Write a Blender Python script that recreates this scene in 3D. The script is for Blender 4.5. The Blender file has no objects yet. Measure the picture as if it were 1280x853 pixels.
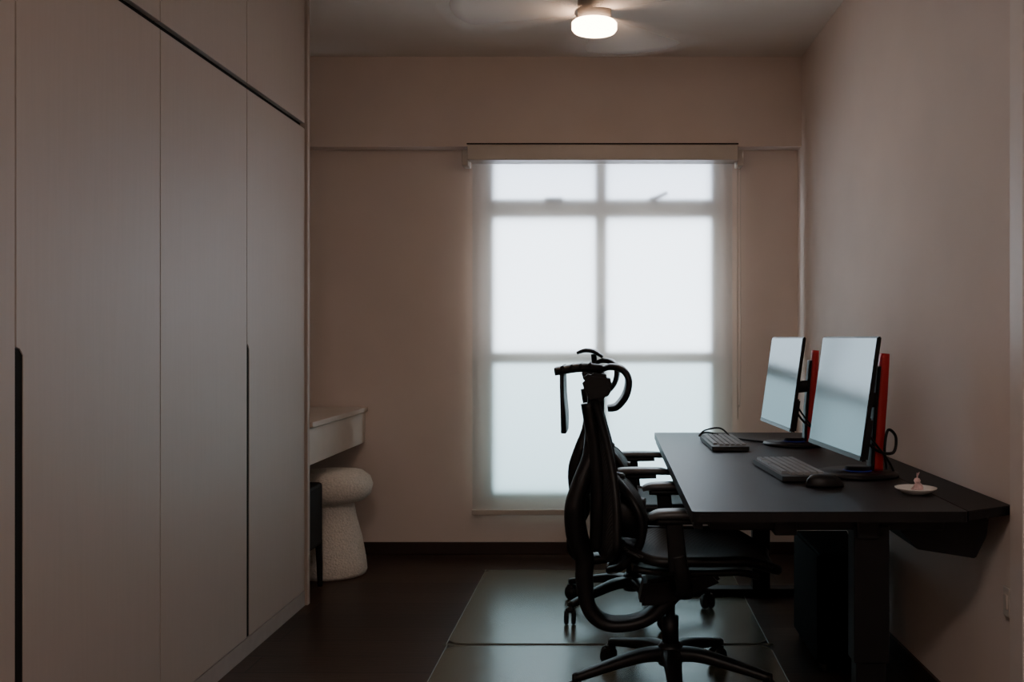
import bpy, bmesh, math, random
from mathutils import Vector, Matrix
random.seed(4)
D=bpy.data; C=bpy.context
# ---------------------------------------------------------------- materials
def mat(name,col,rough=0.5,metal=0.0,spec=0.5,noise=0.0,scale=20,bump=0.0,bscale=200,emis=None,estr=0,coat=0,stretch=None):
    m=D.materials.new(name); m.use_nodes=True
    nt=m.node_tree; b=nt.nodes['Principled BSDF']
    b.inputs['Base Color'].default_value=(*col,1); b.inputs['Roughness'].default_value=rough
    b.inputs['Metallic'].default_value=metal; b.inputs['Specular IOR Level'].default_value=spec
    b.inputs['Coat Weight'].default_value=coat
    tc=nt.nodes.new('ShaderNodeTexCoord'); mp=nt.nodes.new('ShaderNodeMapping')
    if stretch: mp.inputs['Scale'].default_value=stretch
    nt.links.new(tc.outputs['Object'],mp.inputs['Vector'])
    if noise>0:
        n=nt.nodes.new('ShaderNodeTexNoise'); n.inputs['Scale'].default_value=scale; n.inputs['Detail'].default_value=5
        nt.links.new(mp.outputs[0],n.inputs['Vector'])
        r=nt.nodes.new('ShaderNodeValToRGB')
        r.color_ramp.elements[0].position=.3; r.color_ramp.elements[1].position=.7
        r.color_ramp.elements[0].color=(*[max(0,v*(1-noise)) for v in col],1)
        r.color_ramp.elements[1].color=(*[min(1,v*(1+noise)) for v in col],1)
        nt.links.new(n.outputs['Fac'],r.inputs['Fac']); nt.links.new(r.outputs['Color'],b.inputs['Base Color'])
    if bump>0:
        n2=nt.nodes.new('ShaderNodeTexNoise'); n2.inputs['Scale'].default_value=bscale; n2.inputs['Detail'].default_value=3
        nt.links.new(mp.outputs[0],n2.inputs['Vector'])
        bp=nt.nodes.new('ShaderNodeBump'); bp.inputs['Strength'].default_value=bump; bp.inputs['Distance'].default_value=.01
        nt.links.new(n2.outputs['Fac'],bp.inputs['Height']); nt.links.new(bp.outputs[0],b.inputs['Normal'])
    if emis:
        b.inputs['Emission Color'].default_value=(*emis,1); b.inputs['Emission Strength'].default_value=estr
    return m
M={}
M['wall']=mat('wall_paint',(.74,.64,.585),.85,noise=.03,scale=3,bump=.05,bscale=150,spec=.2)
M['ceil']=mat('ceiling_paint',(.80,.75,.70),.9,noise=.02,scale=3,spec=.1)
M['ward']=mat('wardrobe_laminate',(.44,.365,.315),.5,noise=.02,scale=6,stretch=(14,14,.6),bump=.02,bscale=60,spec=.35)
M['wardin']=mat('wardrobe_shadowgap',(.012,.010,.009),.8,spec=.1)
M['plinth']=mat('plinth_laminate',(.36,.31,.28),.6,noise=.05)
M['base']=mat('baseboard_wood',(.030,.015,.011),.45,noise=.2,stretch=(1,1,10))
M['vanity']=mat('vanity_laminate',(.58,.50,.43),.5,noise=.04,scale=8)
M['boucle']=mat('boucle_fabric',(.78,.73,.66),.95,noise=.13,scale=110,bump=.7,bscale=110,spec=.1)
M['blackwood']=mat('black_wood',(.010,.009,.009),.6,noise=.2,spec=.2)
M['plastic']=mat('black_plastic',(.007,.007,.008),.42,noise=.1,spec=.3)
M['plastic2']=mat('soft_black_rubber',(.012,.012,.013),.6,noise=.1,spec=.3)
M['armpad']=mat('arm_pad_rubber',(.05,.05,.052),.40,noise=.1,spec=.6)
M['steel']=mat('black_steel',(.006,.006,.007),.5,metal=0,noise=.1,spec=.25)
M['pcmatte']=mat('tower_matte_black',(.003,.003,.003),.8,noise=.1,spec=.05)
M['desktop']=mat('desk_leatherette',(.008,.008,.009),.45,noise=.1,bump=.12,bscale=500,spec=.26)
M['chrome']=mat('grey_metal',(.35,.35,.36),.3,metal=.9,noise=.05)
M['red']=mat('red_anodised',(.45,.010,.014),.35,metal=.2,noise=.05)
M['key']=mat('grey_keycap',(.22,.225,.23),.5,noise=.1,spec=.5)
M['keyb']=mat('black_keyboard',(.012,.012,.013),.5,noise=.1)
M['ceramic']=mat('white_ceramic',(.90,.88,.85),.25,noise=.03)
M['pink']=mat('pink_ceramic',(.70,.48,.48),.3,noise=.3,scale=60)
M['frame']=mat('window_aluminium',(.33,.31,.27),.5,noise=.03)
M['white']=mat('white_plastic',(.60,.54,.48),.45,noise=.02)
M['door']=mat('door_frame_paint',(.76,.69,.65),.5,noise=.02)
M['lamp']=mat('lamp_diffuser',(.9,.8,.7),.5,noise=.01,emis=(1,.68,.46),estr=24)
M['led']=mat('blue_led',(.01,.015,.05),.5,emis=(.05,.1,1),estr=.12)
M['fan']=mat('fan_housing',(.10,.085,.075),.5,noise=.03)
M['fillpanel']=mat('fill_panel_emitter',(.9,.85,.8),.5,emis=(1,.82,.72),estr=27.0)  # emission for the added, unseen fill panel

def mixmat(name):
    m=D.materials.new(name); m.use_nodes=True; nt=m.node_tree; nt.nodes.clear()
    out=nt.nodes.new('ShaderNodeOutputMaterial'); return m,nt,out
# roller blind: softly scattering sheer weave
m,nt,out=mixmat('roller_blind_fabric')
tr=nt.nodes.new('ShaderNodeBsdfRefraction'); tr.inputs['Color'].default_value=(.95,.97,1,1); tr.inputs['Roughness'].default_value=.70; tr.inputs['IOR'].default_value=1.46
tl=nt.nodes.new('ShaderNodeBsdfTranslucent'); tl.inputs[0].default_value=(.80,.77,.72,1)
df=nt.nodes.new('ShaderNodeBsdfDiffuse'); df.inputs[0].default_value=(.56,.49,.42,1)
tc=nt.nodes.new('ShaderNodeTexCoord'); nz=nt.nodes.new('ShaderNodeTexNoise'); nz.inputs['Scale'].default_value=250
nt.links.new(tc.outputs['Object'],nz.inputs['Vector'])
mr=nt.nodes.new('ShaderNodeMapRange'); mr.inputs['To Min'].default_value=.88; mr.inputs['To Max'].default_value=.94
nt.links.new(nz.outputs['Fac'],mr.inputs['Value'])
a=nt.nodes.new('ShaderNodeMixShader'); nt.links.new(mr.outputs[0],a.inputs[0])
nt.links.new(tl.outputs[0],a.inputs[1]); nt.links.new(df.outputs[0],a.inputs[2])
b2=nt.nodes.new('ShaderNodeMixShader'); b2.inputs[0].default_value=.34
nt.links.new(a.outputs[0],b2.inputs[1]); nt.links.new(tr.outputs[0],b2.inputs[2])
nt.links.new(b2.outputs[0],out.inputs[0]); M['blind']=m
# daylight backdrop
m,nt,out=mixmat('overcast_daylight')
em=nt.nodes.new('ShaderNodeEmission'); tc=nt.nodes.new('ShaderNodeTexCoord'); sp=nt.nodes.new('ShaderNodeSeparateXYZ')
nt.links.new(tc.outputs['Object'],sp.inputs[0])
r=nt.nodes.new('ShaderNodeValToRGB'); mr=nt.nodes.new('ShaderNodeMapRange')
mr.inputs['From Min'].default_value=.3; mr.inputs['From Max'].default_value=2.2
nt.links.new(sp.outputs['Z'],mr.inputs['Value']); nt.links.new(mr.outputs[0],r.inputs['Fac'])
r.color_ramp.elements[0].color=(.28,.42,.46,1); r.color_ramp.elements[1].color=(.60,.69,.84,1)
e=r.color_ramp.elements.new(.38); e.color=(.42,.56,.61,1)
e=r.color_ramp.elements.new(.44); e.color=(.80,.91,1,1)
e=r.color_ramp.elements.new(.78); e.color=(.82,.91,1,1)
nt.links.new(r.outputs[0],em.inputs[0]); em.inputs[1].default_value=13.5
nt.links.new(em.outputs[0],out.inputs[0]); M['sky']=m
# floor planks
m=D.materials.new('dark_wood_planks'); m.use_nodes=True; nt=m.node_tree; b=nt.nodes['Principled BSDF']
tc=nt.nodes.new('ShaderNodeTexCoord'); br=nt.nodes.new('ShaderNodeTexBrick')
br.inputs['Scale'].default_value=1; br.inputs['Brick Width'].default_value=1.3; br.inputs['Row Height'].default_value=.18
br.inputs['Mortar Size'].default_value=.003; br.inputs['Color1'].default_value=(.024,.013,.009,1); br.inputs['Color2'].default_value=(.058,.032,.022,1)
br.inputs['Mortar'].default_value=(.004,.003,.002,1); br.offset=.37
nt.links.new(tc.outputs['Object'],br.inputs['Vector'])
mp=nt.nodes.new('ShaderNodeMapping'); mp.inputs['Scale'].default_value=(3,40,1); nt.links.new(tc.outputs['Object'],mp.inputs[0])
nz=nt.nodes.new('ShaderNodeTexNoise'); nz.inputs['Scale'].default_value=2; nz.inputs['Detail'].default_value=8; nt.links.new(mp.outputs[0],nz.inputs['Vector'])
mx=nt.nodes.new('ShaderNodeMix'); mx.data_type='RGBA'; mx.blend_type='MULTIPLY'; mx.inputs[0].default_value=.7
nt.links.new(br.outputs['Color'],mx.inputs[6]); 
rr=nt.nodes.new('ShaderNodeValToRGB'); rr.color_ramp.elements[0].position=.3; rr.color_ramp.elements[0].color=(.5,.5,.5,1); rr.color_ramp.elements[1].position=.7
nt.links.new(nz.outputs['Fac'],rr.inputs[0]); nt.links.new(rr.outputs[0],mx.inputs[7]); nt.links.new(mx.outputs[2],b.inputs['Base Color'])
b.inputs['Roughness'].default_value=.38; b.inputs['Specular IOR Level'].default_value=.2
bp=nt.nodes.new('ShaderNodeBump'); bp.inputs['Strength'].default_value=.15; bp.inputs['Distance'].default_value=.004
nt.links.new(nz.outputs['Fac'],bp.inputs['Height']); nt.links.new(bp.outputs[0],b.inputs['Normal']); M['floor']=m
# vinyl mat
m,nt,out=mixmat('clear_vinyl')
tr=nt.nodes.new('ShaderNodeBsdfTransparent'); tr.inputs[0].default_value=(.85,.88,.8,1)
pb=nt.nodes.new('ShaderNodeBsdfPrincipled'); pb.inputs['Base Color'].default_value=(.14,.14,.105,1); pb.inputs['Roughness'].default_value=.25; pb.inputs['Specular IOR Level'].default_value=.8
tc=nt.nodes.new('ShaderNodeTexCoord'); nz=nt.nodes.new('ShaderNodeTexNoise'); nz.inputs['Scale'].default_value=5
nt.links.new(tc.outputs['Object'],nz.inputs['Vector']); bp=nt.nodes.new('ShaderNodeBump'); bp.inputs['Strength'].default_value=.18; bp.inputs['Distance'].default_value=.012
nt.links.new(nz.outputs['Fac'],bp.inputs['Height']); nt.links.new(bp.outputs[0],pb.inputs['Normal'])
ms=nt.nodes.new('ShaderNodeMixShader'); ms.inputs[0].default_value=.76
nt.links.new(tr.outputs[0],ms.inputs[1]); nt.links.new(pb.outputs[0],ms.inputs[2]); nt.links.new(ms.outputs[0],out.inputs[0]); M['mat']=m
M['matedge']=mat('vinyl_edge',(.13,.13,.10),.4,spec=.4)
# screen
m,nt,out=mixmat('monitor_glass')
gl=nt.nodes.new('ShaderNodeBsdfGlossy'); gl.inputs['Color'].default_value=(.38,.43,.45,1); gl.inputs['Roughness'].default_value=.15
df=nt.nodes.new('ShaderNodeBsdfDiffuse'); df.inputs[0].default_value=(.02,.022,.025,1)
ms=nt.nodes.new('ShaderNodeMixShader'); ms.inputs[0].default_value=.5
nt.links.new(df.outputs[0],ms.inputs[1]); nt.links.new(gl.outputs[0],ms.inputs[2]); nt.links.new(ms.outputs[0],out.inputs[0]); M['screen']=m
# chair mesh
m,nt,out=mixmat('chair_mesh_weave')
tr=nt.nodes.new('ShaderNodeBsdfTransparent')
pb=nt.nodes.new('ShaderNodeBsdfPrincipled'); pb.inputs['Base Color'].default_value=(.035,.035,.037,1); pb.inputs['Roughness'].default_value=.55
tc=nt.nodes.new('ShaderNodeTexCoord'); ck=nt.nodes.new('ShaderNodeTexWave'); ck.inputs['Scale'].default_value=40; ck.inputs['Distortion'].default_value=0; ck.bands_direction='DIAGONAL'
nt.links.new(tc.outputs['Object'],ck.inputs['Vector'])
mr=nt.nodes.new('ShaderNodeMapRange'); mr.inputs['To Min'].default_value=.80; mr.inputs['To Max'].default_value=1.0; nt.links.new(ck.outputs['Fac'],mr.inputs['Value'])
bp=nt.nodes.new('ShaderNodeBump'); bp.inputs['Strength'].default_value=.8; bp.inputs['Distance'].default_value=.004; nt.links.new(ck.outputs['Fac'],bp.inputs['Height']); nt.links.new(bp.outputs[0],pb.inputs['Normal'])
ms=nt.nodes.new('ShaderNodeMixShader'); nt.links.new(mr.outputs[0],ms.inputs[0])
nt.links.new(tr.outputs[0],ms.inputs[1]); nt.links.new(pb.outputs[0],ms.inputs[2]); nt.links.new(ms.outputs[0],out.inputs[0]); M['mesh']=m
# spinning fan blades (translucent blur)
m,nt,out=mixmat('spinning_blade')
tr=nt.nodes.new('ShaderNodeBsdfTransparent'); df=nt.nodes.new('ShaderNodeBsdfDiffuse'); df.inputs[0].default_value=(.88,.80,.74,1)
ms=nt.nodes.new('ShaderNodeMixShader')
gr=nt.nodes.new('ShaderNodeAttribute'); gr.attribute_name='blade_alpha'
nt.links.new(gr.outputs['Fac'],ms.inputs[0])
nt.links.new(tr.outputs[0],ms.inputs[1]); nt.links.new(df.outputs[0],ms.inputs[2]); nt.links.new(ms.outputs[0],out.inputs[0]); M['blade']=m

# ---------------------------------------------------------------- helpers
def link(o,parent=None):
    C.scene.collection.objects.link(o)
    if parent: o.parent=parent
    return o
def empty(name,loc=(0,0,0),rot=0):
    o=D.objects.new(name,None); o.location=loc; o.rotation_euler[2]=rot; o.empty_display_size=.1
    C.scene.collection.objects.link(o); return o
def mkobj(name,bm,m,parent=None,smooth=False):
    bmesh.ops.recalc_face_normals(bm,faces=bm.faces)
    me=D.meshes.new(name); bm.to_mesh(me); bm.free()
    for k in (m if isinstance(m,(list,tuple)) else [m]): me.materials.append(k)
    if smooth:
        for p in me.polygons: p.use_smooth=True
    return link(D.objects.new(name,me),parent)
def box(name,x0,x1,y0,y1,z0,z1,m,parent=None,bev=0,seg=2):
    bm=bmesh.new(); bmesh.ops.create_cube(bm,size=1)
    for v in bm.verts: v.co=Vector(((x0+x1)/2+v.co.x*(x1-x0),(y0+y1)/2+v.co.y*(y1-y0),(z0+z1)/2+v.co.z*(z1-z0)))
    if bev>0: bmesh.ops.bevel(bm,geom=bm.edges[:],offset=bev,segments=seg,affect='EDGES',profile=.5)
    return mkobj(name,bm,m,parent,smooth=False)
def poly(name,pts,axis,a0,a1,m,parent=None,bev=0):
    bm=bmesh.new()
    def P(p,a): return {'x':(a,p[0],p[1]),'y':(p[0],a,p[1]),'z':(p[0],p[1],a)}[axis]
    A=[bm.verts.new(P(p,a0)) for p in pts]; B=[bm.verts.new(P(p,a1)) for p in pts]
    bm.faces.new(A); bm.faces.new(B[::-1]); n=len(pts)
    for i in range(n): bm.faces.new((A[i],A[(i+1)%n],B[(i+1)%n],B[i]))
    if bev>0: bmesh.ops.bevel(bm,geom=bm.edges[:],offset=bev,segments=2,affect='EDGES')
    return mkobj(name,bm,m,parent)
def lathe(name,prof,m,parent=None,loc=(0,0,0),n=40,sy=1):
    bm=bmesh.new(); rings=[]
    for r,z in prof:
        r=max(r,.0001)
        rings.append([bm.verts.new((loc[0]+r*math.cos(2*math.pi*i/n),loc[1]+sy*r*math.sin(2*math.pi*i/n),loc[2]+z)) for i in range(n)])
    for a,b in zip(rings,rings[1:]):
        for i in range(n): bm.faces.new((a[i],a[(i+1)%n],b[(i+1)%n],b[i]))
    bm.faces.new(rings[0]); bm.faces.new(rings[-1])
    return mkobj(name,bm,m,parent,True)
def smoothpath(pts,k=6):
    P=[Vector(p) for p in pts]; out=[]
    for i in range(len(P)-1):
        p0=P[max(0,i-1)];p1=P[i];p2=P[i+1];p3=P[min(len(P)-1,i+2)]
        for j in range(k):
            t=j/k; out.append(.5*((2*p1)+(-p0+p2)*t+(2*p0-5*p1+4*p2-p3)*t*t+(-p0+3*p1-3*p2+p3)*t**3))
    out.append(P[-1]); return out
def sweep(name,pts,w,h,m,parent=None,k=6,n=12,power=2.0,side=(0,1,0)):
    path=smoothpath(pts,k); L=len(path)
    def val(v,i):
        if isinstance(v,(int,float)): return v
        t=i/(L-1)*(len(v)-1); a=int(min(t,len(v)-2)); f=t-a; return v[a]*(1-f)+v[a+1]*f
    bm=bmesh.new(); rings=[]
    for i,p in enumerate(path):
        t=(path[min(L-1,i+1)]-path[max(0,i-1)]).normalized()
        s=Vector(side); s=(s-t*s.dot(t))
        if s.length<1e-3: s=Vector((1,0,0))-t*t.x
        s.normalize(); u=t.cross(s).normalized()
        ring=[]
        for j in range(n):
            an=2*math.pi*j/n; c,sn=math.cos(an),math.sin(an); e=2/power
            ring.append(bm.verts.new(p+s*(val(w,i)/2*math.copysign(abs(c)**e,c))+u*(val(h,i)/2*math.copysign(abs(sn)**e,sn))))
        rings.append(ring)
    for a,b in zip(rings,rings[1:]):
        for j in range(n): bm.faces.new((a[j],a[(j+1)%n],b[(j+1)%n],b[j]))
    bm.faces.new(rings[0]); bm.faces.new(rings[-1])
    return mkobj(name,bm,m,parent,True)
def surf(name,f,nu,nv,th,m,parent=None):
    bm=bmesh.new(); g=[[bm.verts.new(f(i/nu,j/nv)) for j in range(nv+1)] for i in range(nu+1)]
    for i in range(nu):
        for j in range(nv): bm.faces.new((g[i][j],g[i+1][j],g[i+1][j+1],g[i][j+1]))
    o=mkobj(name,bm,m,parent,True)
    if th>0:
        s=o.modifiers.new('s','SOLIDIFY'); s.thickness=th; s.offset=0
    return o
def cable(name,pts,r,m,parent=None):
    cu=D.curves.new(name,'CURVE'); cu.dimensions='3D'; cu.bevel_depth=r; cu.bevel_resolution=2
    pp=smoothpath(pts,8); s=cu.splines.new('POLY'); s.points.add(len(pp)-1)
    for i,p in enumerate(pp): s.points[i].co=(*p,1)
    cu.materials.append(m); return link(D.objects.new(name,cu),parent)

# ---------------------------------------------------------------- room shell
XL,XR,YB,YF,H=-1.96,1.04,5.31,-1.2,2.725
ANG=math.radians(1.2)      # the right wall is very slightly out of square
def skew(o):
    p=Vector((XR,YB,0)); R=Matrix.Rotation(ANG,3,'Z'); o.location=p-R@p; o.rotation_euler[2]=ANG; return o
def wx(y): return XR+(YB-y)*math.tan(ANG)
box('floor',XL-.1,XR+.3,YF-.1,YB+.2,-.1,0,M['floor'])
box('ceiling',XL-.1,XR+.3,YF-.1,YB+.2,H,H+.1,M['ceil'])
box('wall_left',XL-.1,XL,YF,YB+.2,0,H,M['wall'])
skew(box('wall_right',XR,XR+.1,YF-.1,YB+.1,0,H,M['wall']))
box('wall_front',XL,XR+.2,YF-.1,YF,0,H,M['wall'])
OX0,OX1,OZ0,OZ1=-.69,.605,.29,2.215
wb=empty('wall_back')
box('wall_section_1',XL,OX0,YB,YB+.2,0,H,M['wall'],wb)
box('wall_section_2',OX1,XR+.10,YB,YB+.2,0,H,M['wall'],wb)
box('wall_section_3',OX0,OX1,YB,YB+.2,0,OZ0,M['wall'],wb)
box('wall_section_4',OX0,OX1,YB,YB+.2,OZ1,H,M['wall'],wb)
box('trim_beam',XL,XR+.02,5.215,YB,2.236,H,M['wall'])
box('baseboard_back',XL,XR,YB-.014,YB,0,.068,M['base'],bev=.003)
skew(box('baseboard_right',XR-.014,XR,2.60,YB-.014,0,.068,M['base'],bev=.003))
dr=skew(empty('trim_door_casing'))
e1=XR-.001
box('casing_far',e1-.021,e1,2.500,2.582,0.001,2.12,M['door'],dr,bev=.004)
box('casing_near',e1-.021,e1,1.50,1.582,0.001,2.12,M['door'],dr,bev=.004)
box('casing_head',e1-.021,e1,1.582,2.500,2.045,2.12,M['door'],dr,bev=.004)
box('leaf',e1-.010,e1,1.582,2.500,.005,2.045,M['door'],dr)
box('handle_plate',XR-.022,XR-.011,1.62,1.66,.93,1.09,M['chrome'],dr,bev=.002)
sweep('handle_lever',[(XR-.02,1.64,1.02),(XR-.055,1.64,1.02),(XR-.06,1.67,1.02),(XR-.06,1.75,1.02)],.018,.014,M['chrome'],dr,side=(0,0,1))
# window
wn=empty('window_1')
fy0,fy1=YB+.005,YB+.05
def fr(n,x0,x1,z0,z1,y0=fy0,y1=fy1): box(n,x0,x1,y0,y1,z0,z1,M['frame'],wn,bev=.003)
fr('jamb_1',OX0,-.644,OZ0,OZ1); fr('jamb_2',.562,OX1,OZ0,OZ1)
fr('sill_rail',-.644,.562,OZ0,.335); fr('head_rail',-.644,.562,OZ1-.03,OZ1)
fr('mullion',-.082,-.014,.335,OZ1-.03); 
fr('transom_1',-.644,-.082,1.862,1.968); fr('transom_2',-.014,.562,1.862,1.968)
fr('transom_3',-.644,-.082,1.052,1.118); fr('transom_4',-.014,.562,1.052,1.118)
box('lever_handle',-.048,-.028,fy0-.025,fy0,1.22,1.37,M['plastic'],wn,bev=.004)
box('stay_1',-.36,-.26,fy0-.018,fy0+.01,1.955,1.975,M['plastic'],wn,bev=.004)
sweep('stay_2',[(.22,fy0-.008,1.965),(.26,fy0-.008,1.975),(.32,fy0-.008,2.0)],.018,.020,M['plastic'],wn)
box('daylight_pane',OX0,OX1,YB+.06,YB+.065,OZ0,OZ1,M['sky'],wn)
# roller blind
rb=empty('roller_blind')
BY=5.262
def bl(u,v):
    return Vector((-.752+u*1.425, BY+.003*math.sin(u*9), .245+v*1.93))
surf('fabric',bl,30,6,0,M['blind'],rb)
box('hem_bar',-.754,.675,BY-.012,BY+.012,.225,.255,M['white'],rb,bev=.004)
box('cassette',-.765,.690,5.145,5.213,2.150,2.232,M['white'],rb,bev=.006)
box('cassette_lower',-.755,.680,5.213,5.275,2.150,2.215,M['white'],rb,bev=.003)
box('bracket_1',-.80,-.765,5.19,5.30,2.13,2.215,M['white'],rb,bev=.004)
box('bracket_2',.690,.725,5.19,5.30,2.13,2.215,M['white'],rb,bev=.004)
cable('top_channel',[(-.765,5.14,2.236),(.69,5.14,2.236)],.004,M['steel'],rb)
cable('pull_chain',[(.715,5.25,2.14),(.716,5.25,1.2),(.714,5.25,.85),(.705,5.25,.83),(.70,5.25,.85),(.70,5.25,2.14)],.002,M['white'],rb)

# ---------------------------------------------------------------- wardrobe
wd=empty('wardrobe')
WX=-1.36
box('carcass',XL+.003,WX-.022,-.55,4.286,.07,H-.003,M['wardin'],wd)
box('plinth',XL+.003,WX+.0,-.55,4.286,0,.066,M['plinth'],wd)
box('end_panel',XL+.003,WX+.012,4.286,4.318,0,H-.003,M['ward'],wd,bev=.002)
edges=[-.55,.092,.794,1.496,2.198,2.906,3.60,4.284]
for i in range(len(edges)-1):
    y0,y1=edges[i]+.003,edges[i+1]-.003
    g0 = i in (2,4,6)
    z0,z1,zg=.070,2.128,1.152
    gl=.026 if i==4 else .020
    if g0:
        pts=[(y0+gl,z0),(y1,z0),(y1,z1),(y0,z1),(y0,zg+.02),(y0+gl*.5,zg+.016),(y0+gl,zg)]
        poly('finger_groove_shade_%d'%i,[(y0-.002,z0),(y0+gl,z0),(y0+gl,zg),(y0+gl*.5,zg+.014),(y0-.002,zg+.018)],'x',WX-.021,WX-.0025,M['wardin'],wd)  # near-black infill stands in for the shade inside the door groove
    else: pts=[(y0,z0),(y1,z0),(y1,z1),(y0,z1)]
    poly('door_%d'%i,pts,'x',WX-.020,WX,M['ward'],wd)
    box('upper_door_%d'%i,WX-.020,WX,y0,y1,2.152,H-.006,M['ward'],wd,bev=.001)

# ---------------------------------------------------------------- vanity
vn=empty('vanity_table')
box('top',XL+.003,-1.336,4.322,YB-.003,.790,.815,M['vanity'],vn,bev=.003)
box('drawer_box',XL+.003,-1.350,4.322,YB-.003,.62,.786,M['vanity'],vn,bev=.003)
st=empty('boucle_stool')
cx,cy=-1.408,4.87
lathe('pedestal',[(.0,0.0),(.168,0.002),(.175,.02),(.168,.08),(.150,.18),(.124,.28),(.108,.36),(.10,.40),(0,.41)],M['boucle'],st,loc=(cx,cy,0))
lathe('seat_cushion',[(.0,.366),(.10,.364),(.16,.376),(.193,.405),(.203,.45),(.190,.49),(.155,.518),(.08,.528),(0,.522)],M['boucle'],st,loc=(cx,cy,0))
ot=empty('black_footstool')
box('upholstered_body',-1.80,-1.385,4.345,4.64,.20,.50,M['blackwood'],ot,bev=.015)
for i,(a,b) in enumerate([(-1.40,4.365),(-1.785,4.365),(-1.40,4.62),(-1.785,4.62)]):
    sweep('leg_%d'%i,[(a,b,.22),(a+.004,b,.11),(a+.006,b,0)],[.03,.026,.02],[.03,.026,.02],M['blackwood'],ot,power=5)

# ---------------------------------------------------------------- floor mats
def rrect(x0,x1,y0,y1,r,n=8):
    pts=[]
    for (cx,cy,a0) in [(x1-r,y1-r,0),(x0+r,y1-r,90),(x0+r,y0+r,180),(x1-r,y0+r,270)]:
        for i in range(n+1):
            a=math.radians(a0+90*i/n); pts.append((cx+r*math.cos(a),cy+r*math.sin(a)))
    return pts
for nm,(x0,x1,y0,y1) in (('chair_mat',(-.635,.62,3.735,4.924)),('chair_mat.001',(-.63,.62,2.50,3.715))):
    mo=poly(nm,rrect(x0,x1,y0,y1,.07),'z',.0005,.004,M['mat'])
    rp=rrect(x0,x1,y0,y1,.07); cable('moulded_edge',[(p[0],p[1],.0038) for p in rp]+[(rp[0][0],rp[0][1],.0038)],.0017,M['matedge'],mo)

# ---------------------------------------------------------------- desk
dk=empty('standing_desk')
T=.74
DX0,DX1,DY0,DY1=.215,.935,2.50,4.615
poly('top',rrect(DX0,DX1,DY0,DY1,.012,3),'z',.712,T,M['desktop'],dk,bev=.0)
box('front_lip',DX0+.006,DX0+.03,DY0+.02,DY1-.02,.690,.712,M['steel'],dk,bev=.003)
poly('rear_cable_lid',[(DX1+.003,DY0+.01),(wx(2.60)-.006,2.600),(wx(4.58)-.008,4.58),(DX1+.003,DY1-.03)],'z',.714,T-.001,M['steel'],dk,bev=.002)
poly('cable_tray',[(.80,.66),(.84,.615),(1.0,.59),(1.030,.65),(1.036,.70),(.78,.70)],'y',DY0+.12,DY1-.14,M['steel'],dk,bev=.003)
box('frame_rail_front',.44,.50,DY0+.06,DY1-.06,.665,.712,M['steel'],dk,bev=.004)
box('frame_rail_rear',.66,.72,DY0+.06,DY1-.06,.655,.712,M['steel'],dk,bev=.004)
for n_,yy in (('near',DY0+.09),('far',DY1-.16)):
    box('side_bracket_'+n_,.27,.90,yy-.01,yy+.06,.675,.712,M['steel'],dk,bev=.004)
    box('leg_upper_'+n_,.655,.750,yy-.02,yy+.05,.32,.69,M['steel'],dk,bev=.004)
    box('leg_lower_'+n_,.662,.743,yy-.013,yy+.043,.02,.34,M['steel'],dk,bev=.004)
    box('foot_'+n_,.36,1.0,yy-.025,yy+.055,.0045,.035,M['steel'],dk,bev=.008)
box('edge_emblem',.235,.262,DY0-.0012,DY0,.720,.732,M['plastic'],dk)
cable('hanging_cable_1',[(.79,3.2,.68),(.80,3.15,.60),(.84,3.12,.56),(.88,3.15,.64),(.9,3.2,.68)],.004,M['plastic'],dk)
cable('hanging_cable_2',[(.76,3.3,.68),(.80,3.25,.56),(.83,3.25,.50),(.88,3.3,.60),(.9,3.3,.68)],.004,M['white'],dk)
pc=empty('added_dark_tower',(0,0,0))  # tower added to account for the dark area under the desk
box('case',.75,.955,3.42,3.86,.03,.42,M['pcmatte'],pc,bev=.006)
box('front_panel',.74,.75,3.425,3.855,.035,.415,M['pcmatte'],pc,bev=.003)
for i,(a,b) in enumerate([(.77,3.45),(.93,3.45),(.77,3.83),(.93,3.83)]): lathe('foot_%d'%i,[(.0,0.0),(.015,0),(.015,.032),(0,.032)],M['plastic2'],pc,loc=(a,b,0),n=12)

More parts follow.
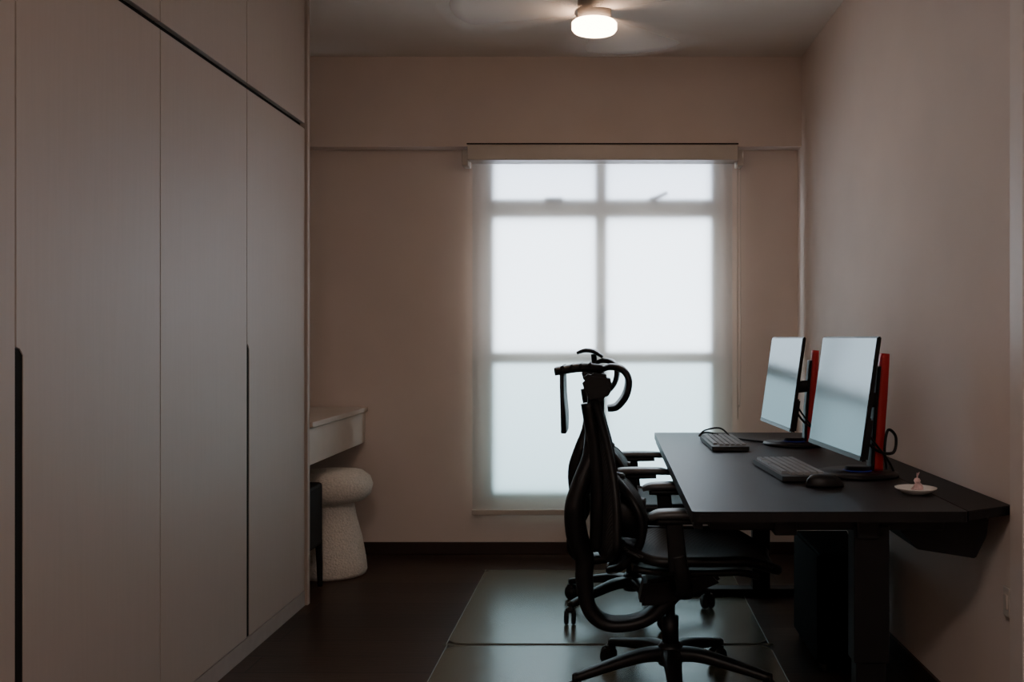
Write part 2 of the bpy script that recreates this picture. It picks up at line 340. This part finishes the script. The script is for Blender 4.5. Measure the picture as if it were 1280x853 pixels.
# ---------------------------------------------------------------- monitors
def monitor(pos,rot):
    e=empty('computer_monitor',(pos[0],pos[1],T),rot)
    W,Ht,zb=.55,.382,.080
    tilt=math.radians(8)
    def tl(x,y,z):
        return Vector((x*math.cos(tilt)+z*math.sin(tilt), y, zb+z*math.cos(tilt)-x*math.sin(tilt)))
    def tbox(name,x0,x1,y0,y1,z0,z1,m,bev=0):
        bm=bmesh.new(); bmesh.ops.create_cube(bm,size=1)
        for v in bm.verts: v.co=Vector(((x0+x1)/2+v.co.x*(x1-x0),(y0+y1)/2+v.co.y*(y1-y0),(z0+z1)/2+v.co.z*(z1-z0)))
        if bev: bmesh.ops.bevel(bm,geom=bm.edges[:],offset=bev,segments=2,affect='EDGES')
        for v in bm.verts: v.co=tl(*v.co)
        return mkobj(name,bm,m,e)
    tbox('bezel',0,.012,-W/2,W/2,0,Ht,M['plastic'],.003)
    tbox('screen',-.0015,.001,-W/2+.006,W/2-.006,.016,Ht-.006,M['screen'])
    tbox('rear_housing',.012,.040,-W/2+.12,W/2-.12,.06,Ht-.08,M['plastic'],.012)
    tbox('lower_rear_housing',.010,.030,-W/2+.02,W/2-.02,.0,Ht*.35,M['plastic'],.006)
    tbox('chin_bar',-.003,.001,-W/2+.005,W/2-.005,.002,.014,M['plastic'])
    sweep('red_column',[(.150,0,.015),(.155,0,.12),(.166,0,.27),(.176,0,.402)],[.036,.036,.036,.032],[.034,.034,.034,.028],M['red'],e,power=5,side=(0,1,0))
    sweep('column_spine',[(.128,0,.015),(.133,0,.12),(.144,0,.27),(.152,0,.36)],.05,.012,M['plastic'],e,power=5)
    sweep('tilt_arm',[(.05,0,.24),(.09,0,.245),(.14,0,.25)],.06,.05,M['plastic'],e,power=5)
    lathe('base_disc',[(0,0.0005),(.128,0.0005),(.132,.004),(.130,.012),(.118,.016),(.045,.017),(.04,.03),(0,.03)],M['plastic'],e,loc=(.085,0,0))
    lathe('base_light_ring',[(.045,.0172),(.047,.0182),(.042,.0186),(.040,.018)],M['led'],e,loc=(.085,0,0))
    cable('power_cable',[(.055,-.03,.22),(.11,-.05,.13),(.165,-.05,.06),(.20,-.02,.012),(.22,.05,.006)],.004,M['plastic'],e)
    cable('video_cable',[(.055,.04,.22),(.12,-.02,.10),(.175,-.07,.08),(.195,-.05,.13),(.18,-.02,.15),(.165,-.03,.09),(.19,.02,.02),(.22,.1,.006)],.005,M['plastic'],e)
    return e
monitor((.735,3.165),math.radians(4.6))
monitor((.700,4.075),math.radians(3.2))

# ---------------------------------------------------------------- keyboards, mouse, dish
def keyboard(pos,rot):
    e=empty('computer_keyboard',(pos[0],pos[1],T+.0005),rot)
    poly('case',rrect(-.075,.075,-.222,.222,.008,3),'z',.004,.020,M['keyb'],e,bev=.0)
    box('case_feet',-.07,.07,-.2,.2,0,.005,M['keyb'],e)
    bm=bmesh.new()
    for r in range(6):
        x=.058-r*.0225
        y=.212
        widths=[.019]*21
        if r==5: widths=[.026,.021,.026,.11,.026,.021,.026]+[.019]*6
        if r in(2,3,4): widths=[.028+.004*(r-2)]+[.019]*11+[.032-.004*(r-2)]+[.019]*7
        for w in widths:
            if y-w<-.216: break
            mm=Matrix.Translation((x,y-w/2,.0235))@Matrix.Diagonal((.0185,w-.003,.009,1))
            q=bmesh.ops.create_cube(bm,size=1,matrix=mm)
            for v in q['verts']:
                if v.co.z>.024:
                    v.co.x=x+(v.co.x-x)*.8; v.co.y=(y-w/2)+(v.co.y-(y-w/2))*.86
            y-=w
    mkobj('keycaps',bm,M['key'],e)
    return e
keyboard((.602,3.225),math.radians(3.5))
k2=keyboard((.480,4.05),math.radians(1))
cable('coiled_lead',[(.06,.15,.01),(.02,.24,.05),(-.05,.25,.04),(-.08,.2,.02),(-.04,.27,.03),(.05,.27,.01),(.12,.2,.004),(.2,.1,.004)],.004,M['plastic'],k2)
ms_=empty('computer_mouse',(.655,2.925,T+.0005),math.radians(4))
def mouse_prof(u,v):
    a=u*2*math.pi; t=v*math.pi/2
    c=max(math.cos(t),0)
    x=.058*math.cos(a)*c**.6; y=.032*math.sin(a)*c**.6*(1+.1*math.cos(a)); z=.036*math.sin(t)*(1-.18*math.cos(a)*c)
    return Vector((x,y,z+.001))
surf('shell',mouse_prof,32,10,.001,M['plastic'],ms_)
box('scroll_wheel',.02,.034,-.004,.004,.02,.0345,M['plastic2'],ms_,bev=.002)
ds=empty('trinket_dish',(.893,2.80,T+.0005))
lathe('dish',[(0,0),(.035,0),(.040,.004),(.058,.014),(.060,.017),(.056,.017),(.038,.008),(0,.006)],M['ceramic'],ds)
fg=empty('rabbit_figurine',(.900,2.80,T+.0075))
lathe('body',[(0,0),(.012,0),(.015,.008),(.012,.018),(.006,.024),(0,.025)],M['pink'],fg,n=20)
lathe('head',[(0,0),(.007,.002),(.010,.008),(.007,.015),(0,.017)],M['pink'],fg,loc=(-.003,0,.021),n=20)
for s in(-1,1): sweep('ear_%d'%(s+2),[(-.003,s*.004,.034),(-.002+s*.003,s*.006,.045),(s*.006,s*.008,.053)],[.004,.007,.003],[.003,.004,.002],M['pink'],fg)
for s in(-1,1): sweep('paw_%d'%(s+2),[(-.008,s*.007,.012),(-.014,s*.007,.006),(-.018,s*.007,.002)],.006,.006,M['pink'],fg)

# ---------------------------------------------------------------- chairs
def chair(pos,rot,baserot,near=True,bs=0.0):
    e=empty('ergonomic_office_chair',(pos[0],pos[1],.004),rot)
    R=.335
    for i in range(5):
        a=baserot+i*2*math.pi/5-rot; c,s=math.cos(a),math.sin(a)
        sweep('base_leg_%d'%i,[(.02*c,.02*s,.125),(.10*c,.10*s,.128),(.22*c,.22*s,.105),(R*c,R*s,.078)],[.07,.062,.05,.036],[.05,.042,.034,.026],M['plastic'],e,power=3,side=(-s,c,0))
        hx,hy=R*c,R*s
        lathe('caster_stem_%d'%i,[(0,.05),(.009,.05),(.009,.09),(0,.09)],M['steel'],e,loc=(hx,hy,0),n=10)
        ca=a+.9+i*.5; wc,ws=math.cos(ca),math.sin(ca)
        for k,sd in enumerate((-1,1)):
            bm=bmesh.new()
            mt=Matrix.Translation((hx-ws*.015*sd+wc*.012,hy+wc*.015*sd+ws*.012,.031))@Matrix.Rotation(ca,4,'Z')@Matrix.Rotation(math.pi/2,4,'X')
            bmesh.ops.create_cone(bm,cap_ends=True,segments=24,radius1=.031,radius2=.031,depth=.018,matrix=mt)
            bmesh.ops.bevel(bm,geom=[ed for ed in bm.edges if len(ed.link_faces)==2 and ed.calc_face_angle(0)>1],offset=.004,segments=2,affect='EDGES')
            mkobj('caster_%d_wheel_%d'%(i,k),bm,M['plastic2'],e,True)
        lathe('caster_hood_%d'%i,[(0,.066),(.02,.066),(.022,.052),(.010,.072),(0,.074)],M['plastic'],e,loc=(hx+wc*.006,hy+ws*.006,0),n=16)
    lathe('hub',[(0,.09),(.04,.09),(.045,.11),(.042,.15),(.03,.165),(0,.165)],M['plastic'],e)
    lathe('gas_lift',[(0,.16),(.028,.16),(.028,.25),(.016,.25),(.016,.36),(0,.36)],M['steel'],e,n=20)
    poly('tilt_mechanism',[(-.11,.30),(-.09,.385),(.14,.415),(.17,.38),(.06,.335),(-.04,.30)],'y',-.065,.065,M['plastic'],e,bev=.012)
    sweep('lever',[(0,.06,.36),(.01,.16,.36),(.02,.25,.365)],.02,.014,M['plastic'],e)
    def seat(u,v):
        x=-.17+u*.50; y=(v-.5)*2
        w=.245*(1-.10*abs(u-.5)**2*4*.6)
        r=max(0,1-((max(0,abs(u-.5)-.42))/.08)**2*.35)
        z=.487+.018*y*y-.055*max(0,(u-.72)/.28)**2+.020*max(0,(.2-u)/.2)**2-.010*math.sin(math.pi*u)
        return Vector((x,y*w*r,z))
    surf('seat_mesh',seat,20,16,.010,M['mesh'],e)
    ring=[]
    K=20
    for i in range(K+1): ring.append(seat(i/K,0))
    for i in range(1,K+1): ring.append(seat(1,i/K))
    for i in range(1,K+1): ring.append(seat(1-i/K,1))
    for i in range(1,K+1): ring.append(seat(0,1-i/K))
    cable('seat_frame',[tuple(p+Vector((0,0,-.006))) for p in ring[::4]]+[tuple(ring[0]+Vector((0,0,-.006)))],.017,M['plastic'],e)
    def pan(u,v):
        p=seat(.08+u*.8,.08+v*.84); p.z-=.045+.02*math.sin(math.pi*v); return p
    surf('seat_pan',pan,12,10,.02,M['plastic'],e)
    def S(pts): return [(p[0]+bs*min(1,max(0,(p[2]-.25)/.2)),p[1],p[2]) for p in pts]
    sweep('back_bow',S([(.02,0,.335),(-.08,0,.245),(-.20,0,.225),(-.270,0,.27),(-.290,0,.37),(-.290,0,.45),(-.316,0,.53),(-.322,0,.62),(-.302,0,.70),(-.270,0,.79),(-.255,0,.90),(-.250,0,1.03)]),
          [.10,.10,.10,.09,.08,.08,.12,.14,.12,.08,.07,.07],[.05,.045,.045,.05,.060,.065,.075,.070,.060,.055,.062,.055],M['plastic'],e,power=3)
    def back(u,v):
        z=.48+u*.49; y=(v-.5)*2
        w=.055+.180*math.cos(u*math.pi/2)**.9
        w*=1-.35*max(0,(.12-u)/.12)**2
        f=.045*y*y*(w/.23)
        return Vector((-.262+.03*(1-u)+.02*math.sin(u*math.pi)+f+bs,y*w,z))
    surf('back_mesh',back,24,16,.006,M['mesh'],e)
    fl=[tuple(back(i/12,0)) for i in range(13)]; frt=[tuple(back(1-i/12,1)) for i in range(13)]
    top=[tuple(back(1,i/4)) for i in range(1,4)]; bot=[tuple(back(0,1-i/4)) for i in range(1,4)]
    cable('back_frame',fl+top+frt+bot+[fl[0]],.015,M['plastic'],e)
    sweep('back_spine_plate',[tuple(back(u_,.5)+Vector((-.016,0,0))) for u_ in (0,.25,.5,.75,1)],[.10,.12,.11,.10,.10],[.05,.060,.06,.055,.05],M['plastic'],e,power=3)
    def lum2(u,v):
        a=(v-.5)*2; t=(u-.5)*2
        w=.155*math.sqrt(max(0.02,1-abs(t)**3))
        x=-.165+.095*(1-t*t)+.010*t-.01-.02*a*a
        return Vector((x+bs,a*w,.565+t*.155))
    surf('lumbar_mesh',lum2,16,12,.008,M['mesh'],e)
    ring=[tuple(lum2(i/10,0)) for i in range(11)]+[tuple(lum2(1,i/4)) for i in range(1,4)]+[tuple(lum2(1-i/10,1)) for i in range(11)]+[tuple(lum2(0,1-i/4)) for i in range(1,4)]
    cable('lumbar_frame',ring+[ring[0]],.014,M['plastic'],e)
    sweep('lumbar_bracket',[(-.26+bs,0,.60),(-.18+bs,0,.59),(-.09+bs,0,.58)],.10,.14,M['plastic'],e,power=3)
    poly('neck_block',[(x+bs,z) for x,z in [(-.285,1.0),(-.30,1.05),(-.27,1.075),(-.205,1.065),(-.195,1.02),(-.215,.985),(-.26,.97)]],'y',-.05,.05,M['plastic2'],e,bev=.012)
    band=S([(-.235,0,1.08),(-.205,0,1.092),(-.165,0,1.085),(-.142,0,1.052),(-.150,0,1.0),(-.180,0,.960),(-.212,0,.952)])
    sweep('headrest_shell',band,[.06,.15,.24,.27,.26,.20,.10],[.018,.022,.024,.024,.024,.022,.020],M['plastic'],e,power=4)
    if near:
        sweep('hanger_arm',[(-.23,0,1.085),(-.30,0,1.09),(-.385,0,1.078)],[.09,.16,.24],[.03,.030,.028],M['plastic'],e,power=4)
        for k in range(4): sweep('hanger_rib_%d'%k,[(-.27-.03*k,-.08-.01*k,1.10-.003*k),(-.27-.03*k,.08+.01*k,1.10-.003*k)],.012,.016,M['plastic2'],e,side=(1,0,0))
        sweep('hanger_plate',[(-.362,0,1.075),(-.360,0,1.0),(-.356,0,.93),(-.356,0,.877)],[.22,.28,.28,.22],[.016,.015,.020,.020],M['plastic'],e,power=5)
    else:
        sweep('crown_pad',S([(-.315,0,1.125),(-.28,0,1.136),(-.24,0,1.130),(-.205,0,1.108)]),[.14,.22,.20,.12],[.014,.020,.018,.014],M['plastic'],e,power=4)
        sweep('crown_post',S([(-.245,0,1.12),(-.243,0,1.10),(-.24,0,1.06)]),.03,.025,M['plastic'],e)
    for s in (-1,1):
        sweep('arm_bracket_%d'%(s+2),[(.02,s*.06,.37),(.03,s*.17,.37),(.03,s*.255,.395),(.02,s*.285,.45),(.005,s*.285,.52)],[.06,.055,.05,.05,.045],[.03,.03,.03,.032,.03],M['plastic'],e,power=3,side=(1,0,0))
        sweep('arm_post_%d'%(s+2),[(.008,s*.285,.47),(0,s*.285,.55),(-.008,s*.285,.635)],[.06,.056,.052],[.026,.024,.022],M['plastic'],e,power=5,side=(1,0,0))
        sweep('arm_pad_%d'%(s+2),[(-.085,s*.28,.636),(-.05,s*.28,.646),(.04,s*.28,.648),(.12,s*.277,.646),(.17,s*.272,.638)],[.055,.085,.09,.088,.05],[.016,.026,.028,.026,.014],M['armpad'],e,power=3)
        sweep('arm_pad_base_%d'%(s+2),[(-.06,s*.28,.626),(.03,s*.28,.626),(.10,s*.28,.628)],.05,.02,M['plastic'],e,power=4)
    return e
chair((.205,3.24),0,math.radians(90+36))
chair((.10,4.20),math.radians(-2),math.radians(218),near=False,bs=.075)

# ---------------------------------------------------------------- ceiling fan with lamp
FX,FY=-.061,3.83
fn=empty('ceiling_fan_lamp',(FX,FY,0))
lathe('canopy',[(0,H-.001),(.07,H-.001),(.065,H-.05),(.02,H-.07),(0,H-.07)],M['fan'],fn)
lathe('downrod',[(0,H-.06),(.014,H-.06),(.014,2.56),(0,2.56)],M['fan'],fn,n=16)
lathe('motor',[(0,2.565),(.05,2.565),(.066,2.55),(.068,2.51),(.064,2.456),(0,2.456)],M['fan'],fn)
lathe('lamp_drum',[(0,2.455),(.084,2.455),(.090,2.449),(.090,2.426),(.083,2.417),(0,2.415)],M['lamp'],fn)
for i,a0 in enumerate((70,190,310)):
    bm=bmesh.new(); lay=bm.verts.layers.float.new('blade_alpha')
    nr,na=20,30; span=96; g=[]
    for r_ in range(nr+1):
        row=[]
        for k in range(na+1):
            rr_=.08+.55*r_/nr; t=k/na; a=math.radians(a0+(t-.5)*span)
            v=bm.verts.new((rr_*math.cos(a),rr_*math.sin(a),2.492+.012*(t-.5)))
            fr_=math.sin(math.pi*t)**1.6; ed=min(1,(nr-r_)/4.0)
            v[lay]=.55*fr_*ed; row.append(v)
        g.append(row)
    for r_ in range(nr):
        for k in range(na): bm.faces.new((g[r_][k],g[r_+1][k],g[r_+1][k+1],g[r_][k+1]))
    mkobj('blade_%d'%i,bm,M['blade'],fn,True)

cl=empty('added_fill_panel',(-.2,-.1,0))  # unseen panel added overhead as warm fill from the camera side
box('housing',-.32,.32,-.32,.32,H-.03,H-.001,M['white'],cl,bev=.004)
box('diffuser',-.30,.30,-.30,.30,H-.036,H-.029,M['fillpanel'],cl)

so=skew(empty('wall_socket'))
box('plate',XR-.010,XR-.0008,2.610,2.650,.43,.51,M['white'],so,bev=.002)
box('rocker',XR-.014,XR-.009,2.620,2.640,.45,.49,M['white'],so,bev=.001)

# ---------------------------------------------------------------- world, camera
w=D.worlds.new('World'); C.scene.world=w; w.use_nodes=True
w.node_tree.nodes['Background'].inputs[0].default_value=(.6,.7,.8,1); w.node_tree.nodes['Background'].inputs[1].default_value=.3
cam=D.cameras.new('Camera'); co=D.objects.new('Camera',cam); C.scene.collection.objects.link(co)
co.location=(0,0,1.19); co.rotation_euler=(math.pi/2,0,0)
cam.sensor_width=36; cam.sensor_fit='HORIZONTAL'; cam.lens=1200/1280*36
cam.shift_x=-122/1280; cam.shift_y=-2.5/1280
cam.clip_start=.02
C.scene.camera=co
